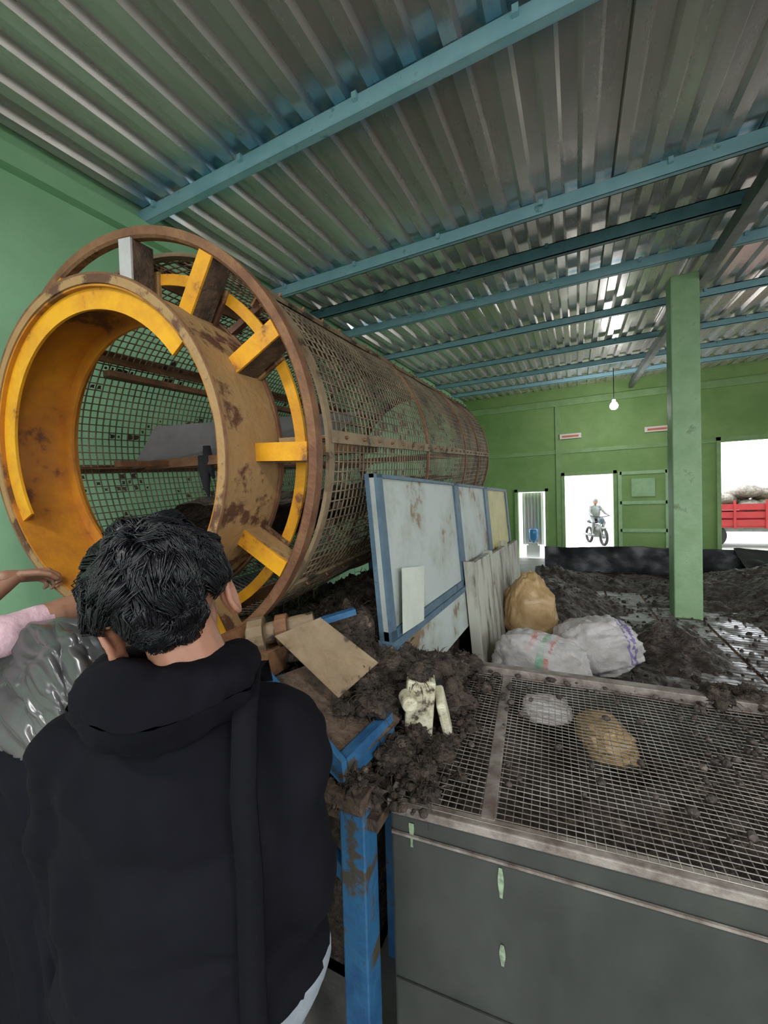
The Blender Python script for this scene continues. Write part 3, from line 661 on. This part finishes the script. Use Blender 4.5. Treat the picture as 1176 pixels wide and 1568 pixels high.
b.tube([Q(.06,.6,.29),Q(.05,.42,.95)],.02,M_steel); b.tube([Q(-.06,.6,.29),Q(-.05,.42,.95)],.02,M_steel); b.tube([Q(-.32,.36,1.02),Q(-.1,.42,.98),Q(.1,.42,.98),Q(.32,.36,1.02)],.015,M_rubber)
b.ell(Q(0,.42,.85),(.11,.1,.13),M_glass); b.ell(Q(0,.05,.58),(.12,.35,.14),M_steel,mT.to_3x3()); b.ell(Q(0,-.3,.78),(.13,.42,.07),M_rubber,mT.to_3x3()); b.ell(Q(0,.60,.60),(.06,.2,.04),M_steel,mT.to_3x3()); b.box(Q(0,0,.36),(.22,.3,.22),M_steel)
b.tube([Q(.14,.0,.3),Q(.15,-.7,.32)],.04,M_steel); b.obj('bike',E5)
P3=empty('motorcycle_rider'); b=MB(); m=M_hood
b.ell(Q(0,-.1,1.12),(.19,.14,.28),m,mT.to_3x3()); b.cap(Q(-.15,-.08,1.32),Q(.15,-.08,1.32),.06,.06,m); b.cap(Q(0,-.07,1.35),Q(0,-.05,1.45),.05,.05,m); b.ell(Q(0,-.03,1.53),(.09,.10,.12),m,mT.to_3x3())
for s in(-1,1):
    b.cap(Q(s*.18,-.08,1.3),Q(s*.27,.1,1.1),.055,.045,m); b.cap(Q(s*.27,.1,1.1),Q(s*.28,.34,1.04),.043,.03,m); b.cap(Q(s*.10,-.15,.90),Q(s*.18,.22,.78),.085,.06,m); b.cap(Q(s*.18,.22,.78),Q(s*.15,.08,.38),.058,.04,m); b.ell(Q(s*.15,.13,.34),(.04,.12,.04),m,mT.to_3x3())
    b.cap(Q(s*.28,.34,1.04),Q(s*.28,.40,1.02),.03,.02,m)
def mf3(c): return 1 if c.z>1.42 and c.z<1.52 else 0
remesh(b,'rider_body',.015,4,P3,mf3,[M_steel,M_skin])
E6=empty('red_truck'); tT=Matrix.Translation((5.75,16.4,0))@Matrix.Rotation(math.radians(90),4,'Z')
def Q(x,y,z): return tT@V((x,y,z))
R=tT.to_3x3(); b=MB()
def tb(x0,x1,y0,y1,z0,z1,m): b.box(Q((x0+x1)/2,(y0+y1)/2,(z0+z1)/2),(x1-x0,y1-y0,z1-z0),m,R)
tb(-.85,.85,-1.9,2.9,.5,.62,M_steel)
for i in range(3): tb(-.92,-.88,-.8,3.0,.68+i*.24,.86+i*.24,M_red); tb(.88,.92,-.8,3.0,.68+i*.24,.86+i*.24,M_red); tb(-.9,.9,2.96,3.0,.68+i*.24,.86+i*.24,M_red)
for i in range(6): tb(-.95,-.92,-.8+i*.74,-.74+i*.74,.6,1.45,M_red); tb(.92,.95,-.8+i*.74,-.74+i*.74,.6,1.45,M_red)
tb(-.9,.9,-.8,3.0,.62,.68,M_red)
cabp=[(-2.0,.45),(-2.0,1.05),(-1.75,1.15),(-1.5,1.85),(-.9,1.88),(-.85,.45)]
for s,e in((-.85,.85),): b.add([Q(s,y,z) for y,z in cabp]+[Q(e,y,z) for y,z in cabp],[(0,1,2,3,4,5),(11,10,9,8,7,6)]+[(i,i+6,(i+1)%6+6,(i+1)%6) for i in range(6)],M_red)
b.add([Q(-.75,-1.745,1.2),Q(.75,-1.745,1.2),Q(.75,-1.53,1.8),Q(-.75,-1.53,1.8)],[(0,1,2,3)],M_glass)
for s in(-1,1):
    b.add([Q(s*.856,-1.65,1.2),Q(s*.856,-1.0,1.2),Q(s*.856,-1.0,1.75),Q(s*.856,-1.43,1.75)],[(0,1,2,3)],M_glass)
    for y in(-1.4,2.0): b.tube([Q(s*.62,y,.38),Q(s*.86,y,.38)],.38,M_rubber,24,smooth=False); b.tube([Q(s*.84,y,.38),Q(s*.875,y,.38)],.2,M_white,16,smooth=False)
    b.ell(Q(s*.6,-2.0,.75),(.08,.11,.09),M_white)
b.obj('truck_body',E6)
b=MB()
for i in range(30):
    x=random.uniform(-.6,.6); y=random.uniform(-.5,2.7); z=random.uniform(1.2,1.75); b.ell(Q(x,y,z),(.3,.36,.2),M_rim,Matrix.Rotation(random.random()*3,3,'Z'),12,8)
b.obj('sack_load',E6)
# ------------------------------------------------------------------ lights
w=bpy.data.worlds.new('w'); S.world=w; w.use_nodes=True; nt=w.node_tree; bg=nt.nodes['Background']
bg.inputs[0].default_value=(.93,.97,1,1); bg.inputs[1].default_value=5.0
def fill_lamp(x,y,z,e):  # added fill: out-of-view glowing strip plus area light to brighten the interior
    b=MB(); b.bb(x-.6,x+.6,y-.04,y+.04,z-.03,z,M_bulb); b.obj('added_fill_strip')
    l=bpy.data.lights.new('tube','AREA'); l.shape='RECTANGLE'; l.size=1.2; l.size_y=.1; l.energy=e; o=bpy.data.objects.new('added_fill_light',l); o.location=(x,y,z-.05); S.collection.objects.link(o)
fill_lamp(2.5,-1.2,rz(-1.2)-.1,120); fill_lamp(-1.2,-1.5,rz(-1.5)-.1,60)  # both fills are added behind the camera
cam=bpy.data.cameras.new('camera'); co=bpy.data.objects.new('camera',cam); S.collection.objects.link(co); S.camera=co
cam.sensor_fit='HORIZONTAL'; cam.sensor_width=36; cam.lens=36*865/1659; cam.clip_start=.02; cam.clip_end=300
co.matrix_world=Matrix.Translation((0,0,1.65))@(Matrix.Rotation(math.radians(25.7),4,'Z')@Matrix.Rotation(math.radians(90-1.2),4,'X')@Matrix.Rotation(math.radians(-1.6),4,'Z'))
S.view_settings.view_transform='Standard'
